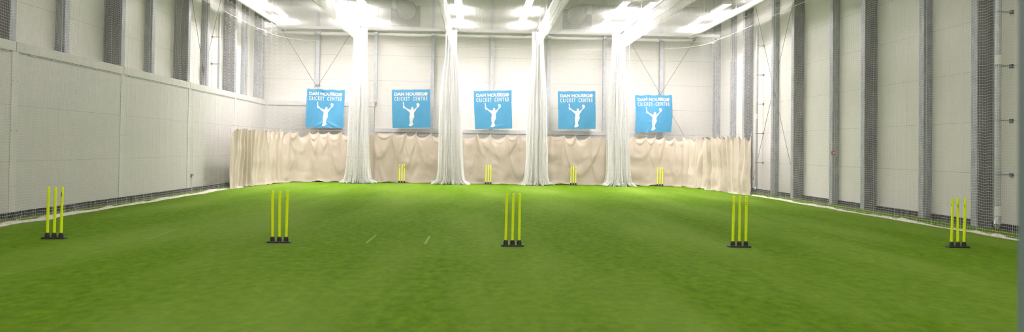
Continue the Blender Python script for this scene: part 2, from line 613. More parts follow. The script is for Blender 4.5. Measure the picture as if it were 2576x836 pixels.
def lane_net(cx, cy, seed, wtop, wmid, wbot, lean, label, cord):
    rng = np.random.default_rng(seed)
    t = empty('lane_net', (cx, cy, 0), label, 'netting', 'lane nets drawn back to the far end')
    folds, cell = 31, 0.055
    nu, ztop = folds * 12 + 1, 6.12
    nv = int(ztop / cell) + 1
    q = np.linspace(0, 1, nu)
    zz = np.linspace(ztop, 0.0, nv)
    w = np.interp(zz, [0, 0.12, 0.5, 1.6, 3.4, 5.2, ztop], [wbot * 1.30, wbot, wbot * 0.86, wmid, wmid * 0.9, wtop, wtop])
    dep = np.interp(zz, [0, 0.15, 1.2, 4, ztop], [0.48, 0.42, 0.34, 0.28, 0.24])
    skew = lean * (1 - zz / ztop) ** 2
    warp = q + smooth_noise(nu, 30, 0.014, rng)
    ang = 2 * PI * folds * q + smooth_noise(nu, 12, 0.5, rng)
    ampf = 0.85 + smooth_noise(nu, 12, 0.16, rng)
    X = cx + (2 * warp - 1)[:, None] * w[None] + skew[None] + noise2(nu, nv, 20, 18, 0.012, rng)
    Y = cy + (np.sin(ang) * ampf)[:, None] * dep[None] + noise2(nu, nv, 16, 18, 0.02, rng)
    Z = np.repeat(zz[None], nu, 0) + noise2(nu, nv, 18, 8, 0.012, rng)
    low = np.exp(-zz / 0.10)[None]
    X = X + noise2(nu, nv, 4, 3, 0.05, rng) * low
    Y = Y + noise2(nu, nv, 4, 3, 0.06, rng) * low
    Z = np.maximum(Z + np.abs(noise2(nu, nv, 5, 3, 0.05, rng)) * low, 0.006)
    Z = np.minimum(Z, 6.17)
    P = np.stack([X - cx, Y - cy, Z], axis=-1)
    V, Q = net_geometry(P, 0.0027, 1, 4)
    raw_mesh('netting', V, Q, M['net_bright'], t)
    if cord is not None:
        yf = cy - 0.46
        pts = []
        for z in np.linspace(6.1, 0.1, 26):
            pts.append((cx + cord + lean * 0.5 * (1 - z / 6.1) ** 2 + 0.012 * math.sin(z * 2.1 + seed), yf, z))
        part(MB().tube(pts, 0.008, 6), 'cord', M['cord'], t, smooth=True)
    return t


lane_net(-4.55, 31.75, 21, 0.26, 0.42, 0.56, 0.00, 'gathered white lane net beside the leftmost blue banner', None)
lane_net(-0.97, 31.75, 22, 0.22, 0.46, 0.58, 0.08, 'gathered white lane net between the second and third banners from the left', -0.02)
lane_net(2.50, 31.75, 23, 0.22, 0.40, 0.50, -0.02, 'gathered white lane net between the middle banner and the fourth one', 0.10)
lane_net(5.75, 31.75, 24, 0.24, 0.44, 0.52, 0.05, 'gathered white lane net beside the rightmost blue banner', 0.36)

# tracks with the short net valances left hanging from them
LANE_X = [-4.55, -1.0, 2.5, 5.9]
LANE_WORD = ['over the leftmost lane net', 'over the second lane net from the left', 'over the third lane net from the left', 'over the rightmost lane net']
for i, x in enumerate(LANE_X):
    t = empty('net_track', (x, 22, 6.2), 'white ceiling track on thin hanger rods ' + LANE_WORD[i], 'track', 'tracks the lane nets slide on')
    mb = MB()
    mb.prism([(x - 0.03, 6.20), (x - 0.012, 6.20), (x - 0.012, 6.225), (x + 0.012, 6.225), (x + 0.012, 6.20), (x + 0.03, 6.20), (x + 0.03, 6.27), (x - 0.03, 6.27)], 1, 12.0, 33.4)
    part(mb, 'rail', M['white_metal'], t)
    for y in (14.5, 17.9, 21.3, 24.7, 28.1, 30.9):
        mb = MB().tube([(x, y, 6.26), (x, y, 8.3)], 0.02, 10)
        mb.box((x - 0.04, y - 0.03, 6.265), (x + 0.04, y + 0.03, 6.30))
        part(mb, 'hanger_rod', M['white_metal'], t, smooth=True)
    v = empty('net_valance', (x, 22, 5.6), 'white net valance strip ' + LANE_WORD[i], 'netting', 'valances under the tracks')
    nu, nv = int(18.9 / 0.05), 14
    yy, zz = np.linspace(12.2, 31.1, nu), np.linspace(5.55, 6.19, nv)
    rng = np.random.default_rng(40 + i)
    for k in range(3):
        P = np.empty((nu, nv, 3))
        P[:, :, 0] = x + 0.03 * (k - 1) + noise2(nu, nv, 10, 9, 0.02, rng) * np.linspace(1, 0, nv)[None]
        P[:, :, 1] = yy[:, None]
        P[:, :, 2] = zz[None] - 0.02 * (4 * ((yy / 0.5) % 1) * (1 - (yy / 0.5) % 1))[:, None]
        V, Q = net_geometry(P, 0.0030, 2, 3)
        o = raw_mesh('netting', V - np.array((x, 22, 5.6)), Q, M['net_bright'], v)
    for zr, rr in ((5.545, 0.007), (5.75, 0.006)):
        pts = [(x - 0.05 + 0.012 * math.sin(y * 1.7 + i), y, zr + 0.02 * math.sin(y * 1.3 + i * 2) - 0.01 * math.cos(y * 2.9)) for y in np.arange(12.2, 31.2, 0.2)]
        part(MB().tube(pts, rr, 6), 'rope', M['rope'] if zr < 5.6 else M['cord'], v, smooth=True)

# side rails from which the side nets hang
for x, wd in ((-7.86, 'left'), (9.06, 'right')):
    t = empty('net_rail', (x, 22, 6.2), 'white box rail carrying the roof net along the %s wall' % wd, 'rail', 'rails along the roof net')
    mb = MB()
    mb.prism([(x - 0.05, 6.22), (x + 0.05, 6.22), (x + 0.05, 6.40), (x - 0.05, 6.40)], 1, 9.5, 33.3)
    part(mb, 'rail', M['white_metal'], t, bevel=0.008)
    for y in (13.2, 17.9, 22.6, 27.3, 31.2):
        part(MB().tube([(x, y, 6.38), (x, y, 8.3)], 0.022, 10).box((x - 0.06, y - 0.04, 6.385), (x + 0.06, y + 0.04, 6.42)), 'hanger_rod', M['white_metal'], t, smooth=True)

# ------------------------------------------------------------------ room shell


def struct(mb, name, mat, **k):
    return tag(mb.build(name, mat, **k), kind='structure')


ROOF = 8.3
XL, XR, YB, YF = -9.18, 10.5, 34.05, -2.0
struct(MB().box((-8.62, YF, -0.06), (10.2, 33.75, 0.0)), 'floor', M['turf'])
struct(MB().box((10.2, YF, -0.08), (10.7, 34.1, -0.02)), 'trim_1', M['band'])
struct(MB().box((-9.4, YF, -0.08), (-8.62, 34.1, -0.02)), 'trim_2', M['band'])
struct(MB().box((XL - 0.15, YF, -0.1), (XL, YB + 0.15, ROOF)), 'wall_left', M['panel'])
struct(MB().box((XR, YF, 0.10), (XR + 0.15, YB + 0.15, ROOF)), 'wall_right', M['panel'])
struct(MB().box((XL, YB, -0.1), (XR, YB + 0.15, ROOF)), 'wall_back', M['panel'])
struct(MB().box((XL, YF - 0.15, -0.1), (XR, YF, ROOF)), 'wall_front', M['panel'])
struct(MB().box((XR - 0.03, YF, -0.02), (XR + 0.1, YB, 0.10)), 'baseboard_right', M['band'])

# roof deck: trapezoidal sheet running along the hall
mb = MB()
prof = []
x = XL - 0.15
while x < XR + 0.15:
    prof += [(x, 0.0), (x + 0.12, 0.0), (x + 0.15, 0.08), (x + 0.27, 0.08)]
    x += 0.30
G = np.array([[(px, y, ROOF + pz) for y in (YF - 0.15, YB + 0.15)] for px, pz in prof])
mb.grid(G)
struct(mb, 'ceiling', M['roof'])

# left dado wall: panels between pilaster strips, a flashing cap above a perforated bead
DADO = -8.72
YJ = [1.55, 6.2, 10.88, 15.55, 20.2, 24.85, 29.55]
struct(MB().box((XL, YF, 0.11), (DADO, 33.78, 3.17)), 'wall_left_dado', M['dado'])
struct(MB().box((XL, YF, -0.02), (DADO - 0.03, 33.78, 0.11)), 'baseboard_left', M['band'])
n_trim = 3
for a, c in zip(YJ, YJ[1:] + [33.75]):
    mb = MB()
    mb.prism([(DADO - 0.02, 3.16), (DADO + 0.02, 3.16), (DADO + 0.025, 3.345), (XL, 3.36), (XL, 3.33), (DADO - 0.02, 3.32)], 1, a + 0.012, c - 0.012)
    struct(mb, 'trim_%d' % n_trim, M['cap'])
    struct(MB().box((DADO, a + 0.12, 3.125), (DADO + 0.012, c - 0.12, 3.158)), 'trim_%d' % (n_trim + 1), M['cap_dark'])
    mb = MB()
    mb.prism([(DADO, a - 0.11), (DADO + 0.012, a - 0.11), (DADO + 0.012, a + 0.11), (DADO, a + 0.11)], 2, 0.11, 3.15)
    for z in (0.6, 1.65, 2.6):
        for dy in (-0.085, 0.085):
            mb.box((DADO + 0.012, a + dy - 0.009, z - 0.009), (DADO + 0.017, a + dy + 0.009, z + 0.009), 1)
    struct(mb, 'trim_%d' % (n_trim + 2), [M['cap'], M['cap_dark']])
    n_trim += 3

# back dado: a tall piece at the left, a lower one behind the middle lanes
struct(MB().box((DADO, 33.78, 0.0), (-4.22, YB, 3.15)), 'wall_back_dado', M['dado'])
struct(MB().prism([(33.755, 3.15), (YB, 3.15), (YB, 3.34), (33.755, 3.32)], 0, DADO, -4.2), 'trim_%d' % n_trim, M['cap'])
struct(MB().box((DADO + 0.1, 33.77, 3.115), (-4.4, 33.78, 3.145)), 'trim_%d' % (n_trim + 1), M['galv'])
struct(MB().box((-4.22, 33.80, 0.0), (5.62, YB, 2.08)), 'wall_back_low_dado', M['dado'])
struct(MB().prism([(33.775, 2.08), (YB, 2.08), (YB, 2.25), (33.775, 2.235)], 0, -4.2, 5.64), 'trim_%d' % (n_trim + 2), M['cap'])
struct(MB().box((-4.1, 33.79, 2.045), (5.5, 33.80, 2.075)), 'trim_%d' % (n_trim + 3), M['galv'])
n_trim += 4

# ------------------------------------------------------------------ steel columns


def column_wide(xf, xw, y, z0, label, group):
    """universal column: a galvanised flange towards the hall, web with its shade put into the colour, back flange on the wall"""
    s = 1 if xw > xf else -1
    t = empty('steel_column', (xf, y, z0), label, 'column', group, 'structure')
    part(MB().box((xf, y - 0.10, z0), (xf + s * 0.022, y + 0.10, ROOF)), 'flange', M['galv'], t, bevel=0.003)
    part(MB().box((xf + s * 0.022, y - 0.085, z0), (xw - s * 0.022, y - 0.07, ROOF)).box((xf + s * 0.022, y + 0.03, z0), (xw - s * 0.022, y + 0.045, ROOF)), 'web', M['web'], t)
    part(MB().box((xw - s * 0.022, y - 0.10, z0), (xw, y + 0.10, ROOF)), 'flange', M['galv'], t, bevel=0.003)
    if z0 == 0:
        part(MB().box((xf - s * 0.005, y - 0.11, z0 - 0.015), (xw, y + 0.11, z0 + 0.012)), 'base_plate', M['galv'], t)
    return t


def column_narrow(xf, xw, y, z0, label, group):
    """cold-formed wind post: a C section, open side towards the camera end, with a lipped face"""
    s = 1 if xw > xf else -1
    t = empty('wind_post', (xf, y, z0), label, 'column', group, 'structure')
    a, d = xf, xw
    th = 0.006
    pr = [(a, y + 0.10), (a, y - 0.10), (d, y - 0.10), (d, y + 0.10), (d - s * 0.04, y + 0.10), (d - s * 0.04, y + 0.10 - th), (d - s * th, y + 0.10 - th),
          (d - s * th, y - 0.10 + th), (a + s * th, y - 0.10 + th), (a + s * th, y + 0.10 - th), (a + s * 0.04, y + 0.10 - th), (a + s * 0.04, y + 0.10)]
    part(MB().prism(pr, 2, z0, ROOF), 'channel', M['galv'], t)
    part(MB().tube([(a + s * 0.055, y - 0.115, z0 + 0.02), (a + s * 0.055, y - 0.115, ROOF - 0.05)], 0.012, 8), 'conduit', M['zinc'], t, smooth=True)
    if z0 == 0:
        part(MB().box((a - s * 0.005, y - 0.11, -0.015), (d, y + 0.11, 0.012)), 'base_plate', M['galv'], t)
    return t


ORD = ['nearest', 'second nearest', 'third nearest', 'fourth nearest', 'fifth nearest']
for i, y in enumerate((15.74, 20.40, 25.03, 29.70)):
    column_wide(10.15, XR, y, 0.0, 'wide dark steel column on the right wall, %s of them%s' % (ORD[i], ', beside a drainpipe' if i in (0, 3) else ''), 'wide columns along the right wall')
for i, y in enumerate((17.92, 22.58, 27.16, 31.63)):
    column_narrow(10.30, XR, y, 0.0, 'narrow galvanised post on the right wall, %s of them%s' % (ORD[i], ('', ', with the red sign', ', behind crossed rods', ', behind the curtain end')[i]), 'narrow posts along the right wall')
for i, y in enumerate((15.50, 20.22, 24.80, 29.55)):
    column_wide(DADO - 0.02, XL, y, 3.36, 'wide dark steel column above the left ledge, %s of them' % ORD[i], 'wide columns above the left ledge')
for i, y in enumerate((17.95, 22.66, 27.22, 31.8)):
    column_narrow(-8.97, XL, y, 3.36, 'narrow galvanised post above the left ledge, %s of them%s' % (ORD[i], ', behind crossed rods' if i == 2 else ''), 'narrow posts above the left ledge')


def back_post(x, z0, label):
    t = empty('wind_post', (x, 33.85, z0), label, 'column', 'posts on the back wall', 'structure')
    a, th = 33.86, 0.006
    pr = [(x - 0.07, a), (x + 0.07, a), (x + 0.07, YB), (x + 0.07 - th, YB), (x + 0.07 - th, a + th), (x - 0.07 + th, a + th), (x - 0.07 + th, YB), (x - 0.07, YB)]
    part(MB().prism(pr, 2, z0, ROOF), 'channel', M['galv_lit'], t)
    for dx in (-0.05, 0.05):
        mb = MB()
        for z in np.arange(z0 + 0.3, ROOF - 0.2, 0.3):
            mb.box((x + dx - 0.008, a - 0.006, z - 0.008), (x + dx + 0.008, a, z + 0.008))
        part(mb, 'fixing_strip', M['zinc'], t)
    return t


SB = 33.86 / 33.5
BX = [-6.554 * SB, -4.157 * SB, -1.785 * SB, 0.707 * SB, 3.108 * SB, 5.49 * SB, 7.915 * SB]
BW = ['behind the leftmost banner', 'right of the leftmost banner', 'beside the second banner from the left', 'behind the middle banner',
      'left of the fourth banner from the left', 'right of the fourth banner from the left', 'behind the rightmost banner']
for i, x in enumerate(BX):
    back_post(x, 3.35 if i < 2 else (2.25 if i < 6 else 0.0), 'galvanised steel post on the back wall ' + BW[i])
t = column_narrow(10.22, XR, 33.7, 0.0, 'galvanised corner post where the right wall meets the back wall', 'corner posts')
t = column_narrow(-8.80, XL, 33.62, 3.36, 'galvanised corner post where the left wall meets the back wall', 'corner posts')

# back beam that ends the roof net
mb = MB().prism([(33.42, 6.33), (33.54, 6.33), (33.54, 6.345), (33.435, 6.345), (33.435, 6.425), (33.54, 6.425), (33.54, 6.44), (33.42, 6.44)], 0, DADO, 10.4)
t = empty('steel_beam', (0.7, 33.48, 6.33), 'long pale steel beam across the back wall above the banners', 'beam', None, 'structure')
part(mb, 'channel', M['white_metal'], t)
for x in (-7.9, -5.6, -3.2, -0.8, 1.8, 4.3, 6.8, 9.1):
    part(MB().box((x - 0.03, 33.54, 6.36), (x + 0.03, 33.87, 6.41)), 'bracket', M['galv'], t)

# ------------------------------------------------------------------ brace rods


def rod(a, b_, label, group, turn=None):
    a, b_ = np.array(a, float), np.array(b_, float)
    t = empty('brace_rod', tuple(b_), label, 'brace rod', group)
    part(MB().tube([a, b_], 0.008, 8), 'rod', M['steel'], t, smooth=True)
    if turn is not None:
        c = a + (b_ - a) * turn
        u = (b_ - a) / np.linalg.norm(b_ - a)
        part(MB().tube([c - u * 0.14, c - u * 0.1, c + u * 0.1, c + u * 0.14], [0.016, 0.035, 0.035, 0.016], 8), 'turnbuckle', M['steel'], t, smooth=True)
    for q in (a, b_):
        e = q + 0.03
        if abs(q[1] - YBR) < 0.05:
            e[1] = YB - 0.004
        part(MB().box(q - 0.03, e), 'cleat', M['galv'], t, bevel=0.006)
    return t


YBR = 33.80
XRB = 10.36
rod((XRB - 0.02, 29.25, 7.3), (XRB - 0.02, 25.3, 0.55), 'thin steel rod on the right wall running down towards the camera', 'crossed rods on the right wall')
rod((XRB + 0.04, 25.3, 6.95), (XRB + 0.04, 29.25, 0.45), 'thin steel rod with turnbuckle on the right wall running down to the curtain', 'crossed rods on the right wall', 0.49)
XLB = -9.06
rod((XLB, 25.2, 7.25), (XLB, 27.35, 3.42), 'thin steel rod with turnbuckle on the left wall sloping away from the camera', 'crossed rods on the left wall', 0.86)
rod((XLB + 0.04, 28.9, 7.1), (XLB + 0.04, 26.75, 3.42), 'thin steel rod on the left wall rising away from the camera', 'crossed rods on the left wall')
rod((-8.1, YBR, 6.3), (-6.68, YBR, 4.02), 'thin steel rod rising left from the post behind the leftmost banner', 'crossed rods on the back wall')
rod((-5.2, YBR, 6.3), (-6.56, YBR, 4.02), 'thin steel rod rising right from the post behind the leftmost banner', 'crossed rods on the back wall')
rod((6.4, YBR - 0.03, 6.45), (9.35, YBR - 0.03, 1.5), 'thin steel rod crossing behind the rightmost banner, high end at the left', 'crossed rods on the back wall')
rod((9.42, YBR + 0.03, 6.25), (6.62, YBR + 0.03, 1.7), 'thin steel rod crossing behind the rightmost banner, high end at the right', 'crossed rods on the back wall')

# ------------------------------------------------------------------ downpipes


def downpipe(x, xw, y, z0, z1, r, br, joint, label, shoe, bend=True):
    t = empty('downpipe', (x, y, z0), label, 'drainpipe', 'zinc drainpipes')
    s = 1 if xw > x else -1
    pts = [(x, y, z0), (x, y, z1 - 0.12), (x + s * 0.03, y, z1 - 0.04), (x + s * 0.10, y, z1), (xw - s * 0.004, y, z1 + 0.02)]
    if not bend:
        pts = [(x, y, z0), (x, y, z1)]
    part(MB().tube(pts, r, 16), 'pipe', M['zinc'], t, smooth=True)
    for z in joint:
        part(MB().tube([(x, y, z - 0.09), (x, y, z + 0.09)], r * 1.18, 16), 'collar', M['white_metal'], t, smooth=True)
    for z in br:
        k = part(MB().tube([(x, y, z - 0.02), (x, y, z + 0.02)], r * 1.12, 16).box((x, y - 0.014, z - 0.012), (xw - s * 0.004, y + 0.014, z + 0.012)), 'bracket', M['galv'], t, smooth=True)
        MB().box((xw - s * 0.03, y - 0.05, z - 0.035), (xw - s * 0.004, y + 0.05, z + 0.035)).build('fixing_plate', M['steel'], k)
    if shoe:
        part(MB().tube([(x, y, z0 + 0.12), (x, y, z0 + 0.02), (x - s * 0.03, y - 0.03, z0 - 0.07), (x - s * 0.09, y - 0.09, z0 - 0.14)], r * 1.15, 14), 'shoe', M['zinc'], t, smooth=True)
    return t


downpipe(10.22, XR, 15.09, 0.22, 7.6, 0.052, [1.07, 2.13, 3.2, 4.26, 5.33], [3.32, 0.36], 'thick zinc drainpipe with a white collar beside the nearest wide column on the right', True)
downpipe(10.25, XR, 28.5, 0.22, 6.06, 0.042, [1.07, 2.13, 3.2, 4.26, 5.33], [2.75], 'thin zinc drainpipe beside the crossed rods on the right wall', True, False)
downpipe(-8.92, XL, 28.2, 3.37, 6.06, 0.042, [4.26, 5.2], [], 'short zinc drainpipe standing on the left ledge beside the crossed rods', False, False)

# ------------------------------------------------------------------ cctv domes


def cctv(pos, xw, label):
    x, y, z = pos
    t = empty('wall_mounted_camera', pos, label, 'security camera', 'white dome cameras in the back corners')
    part(MB().lathe([(0.0, 0.10), (0.05, 0.10), (0.085, 0.06), (0.09, 0.0), (0.085, -0.03)], 20, pos), 'housing', M['white_metal'], t, smooth=True)
    part(MB().lathe([(0.012, -0.105), (0.045, -0.09), (0.07, -0.06), (0.08, -0.03), (0.0, -0.03)], 20, pos), 'dome', M['lens'], t, smooth=True)
    part(MB().tube([(x, y, z + 0.09), (x, y, z + 0.16), (x + (0.05 if xw > x else -0.05), y, z + 0.2), (xw, y, z + 0.2)], 0.028, 10), 'bracket', M['white_metal'], t, smooth=True)
    return t


p = on_y(667, 86, 33.3)
cctv(tuple(p), XL, 'white dome camera on a bracket at the left back corner')
p = on_y(1792.5, 108, 33.3)
cctv(tuple(p), XR, 'white dome camera on a bracket at the right back corner')

# ------------------------------------------------------------------ ducts with louvre plates


def duct(sx, xe, zc, label):
    """a spiral duct along the back wall ending in a flared elbow on a square plate; sx: -1 duct comes from the left"""
    t = empty('air_duct', (xe, 33.2, zc), label, 'air duct', 'silver air ducts on the back wall')
    r, y0 = 0.20, 33.0
    x0, x1 = xe + sx * 5.3, xe + sx * 0.30
    part(MB().tube([(x0, y0, zc), (x1, y0, zc)], r, 28), 'spiral_pipe', M['duct'], t, smooth=True)
    hel, turns = [], 26
    for k in range(turns * 14 + 1):
        a = 2 * PI * k / 14
        hel.append((x0 + (x1 - x0) * k / (turns * 14), y0 + (r + 0.004) * math.cos(a), zc + (r + 0.004) * math.sin(a)))
    part(MB().tube(hel, 0.009, 6), 'seam', M['duct'], t, smooth=True)
    pts, rs = [], []
    for k in range(10):
        q = k / 9
        a = PI / 2 * q
        pts.append((x1 - sx * 0.34 * math.sin(a), y0 + 0.50 * (1 - math.cos(a)) + 0.1 * q, zc - 0.10 * q * q))
        rs.append(r + 0.16 * q)
    pts.append((xe - sx * 0.04, 33.90, zc - 0.12))
    rs.append(0.40)
    part(MB().tube(pts, rs, 30), 'elbow', M['duct'], t, smooth=True)
    part(MB().tube([(xe - sx * 0.04, 33.87, zc - 0.12), (xe - sx * 0.04, 33.915, zc - 0.12)], 0.43, 30), 'flange_ring', M['web'], t, smooth=True)
    part(MB().tube([(x1 - sx * 0.02, y0, zc), (x1 + sx * 0.17, y0, zc)], r + 0.02, 28), 'collar', M['zinc'], t, smooth=True)
    mb = MB().box((xe - 0.62, 33.92, 6.60), (xe + 0.62, 34.045, 7.47))
    for k in range(12):
        z = 6.65 + 0.067 * k
        mb.prism([(33.92, z), (33.90, z - 0.02), (33.895, z - 0.015), (33.92, z + 0.02)], 0, xe - 0.6, xe + 0.6)
    part(mb, 'louvre_plate', M['plate'], t)
    return t


duct(-1, -2.98, on_y(1000, 9, 33.0)[2], 'silver spiral duct bending onto a grey plate, left of the middle')
duct(1, 4.34, on_y(1500, 24, 33.0)[2], 'silver spiral duct bending onto a grey plate, right of the middle')

# ------------------------------------------------------------------ lamps
LAMP_X = [-7.42, -4.74, -3.98, -0.61, 1.82, 5.10, 6.07, 8.58]
LAMP_Y = [30.6 - 3.1 * k for k in range(11)]


def lamp_proto(glow):
    t = empty('strip_lamp', (0, 0, 0), 'x', 'lamp', 'strip lamps above the roof net')
    prof = [(-0.07, 0.115), (-0.125, 0.06), (-0.135, 0.0), (-0.122, 0.0), (-0.118, 0.04), (0.118, 0.04), (0.122, 0.0), (0.135, 0.0), (0.125, 0.06), (0.07, 0.115)]
    MB().prism(prof, 1, -0.78, 0.78).build('housing', M['white_metal'], t)
    for y in (-0.785, 0.785):
        MB().box((-0.13, y - 0.005, 0.0), (0.13, y + 0.005, 0.10)).build('end_cap', M['white_metal'], t, bevel=0.003)
    pr = [(0.115 * math.cos(a), 0.03 - 0.055 * math.sin(a)) for a in np.linspace(0, PI, 9)]
    MB().prism(pr, 1, -0.76, 0.76).build('diffuser', glow, t, smooth=True)
    for y in (-0.6, 0.6):
        MB().tube([(0, y, 0.11), (0, y, ROOF - 6.44)], 0.008, 6).build('hanger_wire', M['zinc'], t)
    return t


LW = ['by the left wall', 'left of the leftmost track', 'right of the leftmost track', 'left of the centre line',
      'right of the centre line', 'left of the rightmost track', 'right of the rightmost track', 'by the right wall']
RW = ['in the row nearest the back wall'] + ['in the %s row from the back wall' % q for q in ('second', 'third', 'fourth', 'fifth', 'sixth', 'seventh', 'eighth', 'ninth', 'tenth', 'eleventh')]
for j, y in enumerate(LAMP_Y):
    # the two rows nearest the back wall are set stronger to brighten the far end
    if j == 0:
        proto = lamp_proto(LAMP)
        edge = lamp_proto(LAMP_EDGE)
        first = [proto, edge]
    elif j == 2:
        proto = lamp_proto(LAMP_DIM)
        edge = lamp_proto(LAMP_LOW)
        first = [proto, edge]
    for i, x in enumerate(LAMP_X):
        src = edge if i in ((0, 3, 4, 7) if j < 2 else (0, 7)) else proto
        if src in first:
            o = src
            first.remove(src)
        else:
            o = src.copy()
            COL.objects.link(o)
            for ch in list(src.children):
                c = ch.copy()
                COL.objects.link(c)
                c.parent = o
        o.location = (x, y, 6.48)
        o['label'] = 'lit strip lamp %s, %s' % (LW[i], RW[j])

# ------------------------------------------------------------------ curtains


def curtain(path, hooks_gap, label, seed, pleat=None, pleat_amp=None, zt=2.02, sag0=0.10, part_hooks=True):
    """canvas sheet hooked on a line: scalloped head, swags under it, folds running down from the hooks.
    pleat: function of s giving the pleat strength (0..1) where the cloth is pushed together"""
    rng = np.random.default_rng(seed)
    s, xy = path_points(path, 0.022)
    n, nz = len(s), 64
    Ltot = s[-1]
    t = np.gradient(xy, axis=0)
    nrm = unit(np.stack([-t[:, 1], t[:, 0]], axis=1))
    mid = xy[n // 2]
    # normal towards the hall centre
    if np.dot(nrm[n // 2], np.array([0.7, 20]) - mid) < 0:
        nrm = -nrm
    hk = [0.02]
    while hk[-1] < Ltot - 0.02:
        pl = pleat(hk[-1] / Ltot) if pleat else 0
        g = hooks_gap * (1 - 0.12 * pl) * (1 + rng.uniform(-0.25, 0.3))
        hk.append(hk[-1] + g)
    hk = np.array(hk) * ((Ltot - 0.02) / hk[-1])
    i = np.clip(np.searchsorted(hk, s, 'right') - 1, 0, len(hk) - 2)
    gap = hk[i + 1] - hk[i]
    w = np.clip((s - hk[i]) / gap, 0, 1)
    slack = rng.uniform(0.45, 1.5, len(hk))[i] * sag0 * gap / hooks_gap
    u = np.linspace(0, 1, nz)
    pv = np.array([pleat(q) if pleat else 0 for q in s / Ltot])
    par = 4 * w * (1 - w)
    sk = w ** 0.75
    par = 4 * sk * (1 - sk)
    vee = 1 - np.abs(2 * sk - 1) ** 1.4
    top = zt - slack * (par * (1 - pv) + 1.25 * vee * pv) + smooth_noise(n, 60, 0.012, rng)
    Z = top[:, None] * (1 - u[None])
    D = zt - Z
    O = np.zeros((n, nz))
    # the head flops towards the hall between hooks
    O -= ((0.07 * (slack / sag0) * par * (1 - 0.6 * pv))[:, None]) * np.exp(-(Z - top[:, None]) ** 2 / 0.02)
    flat = 1 - 0.85 * pv[:, None]

    def drape(h0, h1, depth, amp, wd, skew):
        # a fold hanging like a chain from hook to hook
        q = np.clip((s - h0) / (h1 - h0), 0, 1) ** skew
        c = 4 * q * (1 - q)
        ins = ((s > h0) & (s < h1)).astype(float)
        dd = (D - 0.03 - depth * (c ** 0.8)[:, None]) / (wd * (0.6 + 0.9 * c))[:, None]
        shape = np.where(dd > 0, np.exp(-(dd / 0.55) ** 2), np.exp(-(dd / 1.5) ** 2))
        return amp * (ins * (0.25 + 0.75 * c) * np.minimum(1, 3 * c))[:, None] * shape

    nh = len(hk)
    for k in range(nh - 1):
        O += flat * drape(hk[k], hk[k + 1], rng.uniform(0.12, 0.34), rng.uniform(0.02, 0.045), rng.uniform(0.05, 0.09), rng.uniform(0.8, 1.25))
        if rng.random() < 0.5:
            O += flat * drape(hk[k], hk[k + 1], rng.uniform(0.5, 0.95), rng.uniform(0.008, 0.02), rng.uniform(0.10, 0.16), rng.uniform(0.7, 1.4))
        m2 = min(nh - 1, k + rng.integers(2, 4))
        if m2 - k >= 2 and k % 2 == 0:
            O += flat * drape(hk[k], hk[m2], rng.uniform(0.7, 1.8), rng.uniform(0.02, 0.045), rng.uniform(0.16, 0.30), rng.uniform(0.75, 1.35))
    # straight folds running down from the hooks, drifting and widening
    for k, h in enumerate(hk):
        drift = rng.normal(0, 0.14)
        a = rng.uniform(0.03, 0.07)
        wd = 0.03 + 0.075 * D ** 0.8
        c = h + drift * D + 0.04 * np.sin(D * 2.3 + rng.uniform(0, 6))
        O += a * np.exp(-((s[:, None] - c) / wd) ** 2) * np.exp(-D / rng.uniform(0.5, 1.8))
    # broad slanting drapes low down
    for q in range(int(2 + Ltot)):
        c0, slope, wd = rng.uniform(0, Ltot), rng.uniform(-0.55, 0.55), rng.uniform(0.08, 0.2)
        line = s[:, None] - c0 - slope * (D - 1.0) - 0.3 * slope * (D - 1.0) ** 2
        O += flat * rng.uniform(0.012, 0.032) * rng.choice([-1, 1]) * np.exp(-(line / wd) ** 2) * np.exp(-((D - rng.uniform(0.9, 1.9)) / 0.6) ** 2)
    # pleats where the cloth is bunched
    if pleat is not None:
        kk = np.interp(s, hk, np.arange(len(hk)))
        A = pleat_amp or 0.09
        wob = noise2(n, nz, 46, 22, 0.11, rng) * np.clip(D / 0.5, 0.1, 1)
        fr = (kk[:, None] + wob) % 1.0
        # each pleat leans to one side: a slow rise and a quick return
        wave = np.where(fr < 0.68, np.cos(PI * fr / 0.68), -np.cos(PI * (fr - 0.68) / 0.32))
        each = rng.choice([0.1, 0.3, 0.7, 1.2, 2.6], len(hk) + 2)[np.floor(kk).astype(int)]
        each = np.convolve(np.pad(each, 12, mode='edge'), np.ones(25) / 25, 'valid')
        O += (pv * each)[:, None] * A * wave * (0.7 + 0.5 * u[None])
        O += pv[:, None] * noise2(n, nz, 34, 44, 0.04, rng) + pv[:, None] * noise2(n, nz, 11, 30, 0.012, rng)
    O += noise2(n, nz, 26, 12, 0.010, rng) + noise2(n, nz, 9, 5, 0.0035, rng)
    O *= np.clip(np.minimum(s, Ltot - s) / 0.22, 0.12, 1)[:, None]
    O = np.maximum(O, -0.08)
    # hem kicks out and crumples where it meets the turf
    low = np.exp(-Z / 0.10)
    O += low * (0.03 + noise2(n, nz, 14, 6, 0.025, rng))
    lift = np.clip(smooth_noise(n, 16, 0.03, rng), 0, 0.06)
    Z = Z + lift[:, None] * np.exp(-Z / 0.08) + 0.004
    Xs = xy[:, 0:1] + nrm[:, 0:1] * O
    Ys = xy[:, 1:2] + nrm[:, 1:2] * O
    # sideways shift at the pleat heads so that their corners fold over like flaps
    along = noise2(n, nz, 20, 14, 0.012, rng)
    tt = unit(t)
    Xs += tt[:, 0:1] * along
    Ys += tt[:, 1:2] * along
    P = np.stack([Xs, Ys, Z], axis=-1)
    th = P.copy()
    base = tuple(xy[n // 2]) + (0.0,)
    tobj = empty('canvas_curtain', base, label, 'curtain', 'cream canvas curtains round the far end')
    mb = MB()
    mb.grid(P)
    part(mb, 'canvas', M['canvas'], tobj, smooth=True, fix=False)
    # hooks, and the wire threaded through them
    j = np.clip(np.searchsorted(s, hk), 0, n - 1)
    wire = []
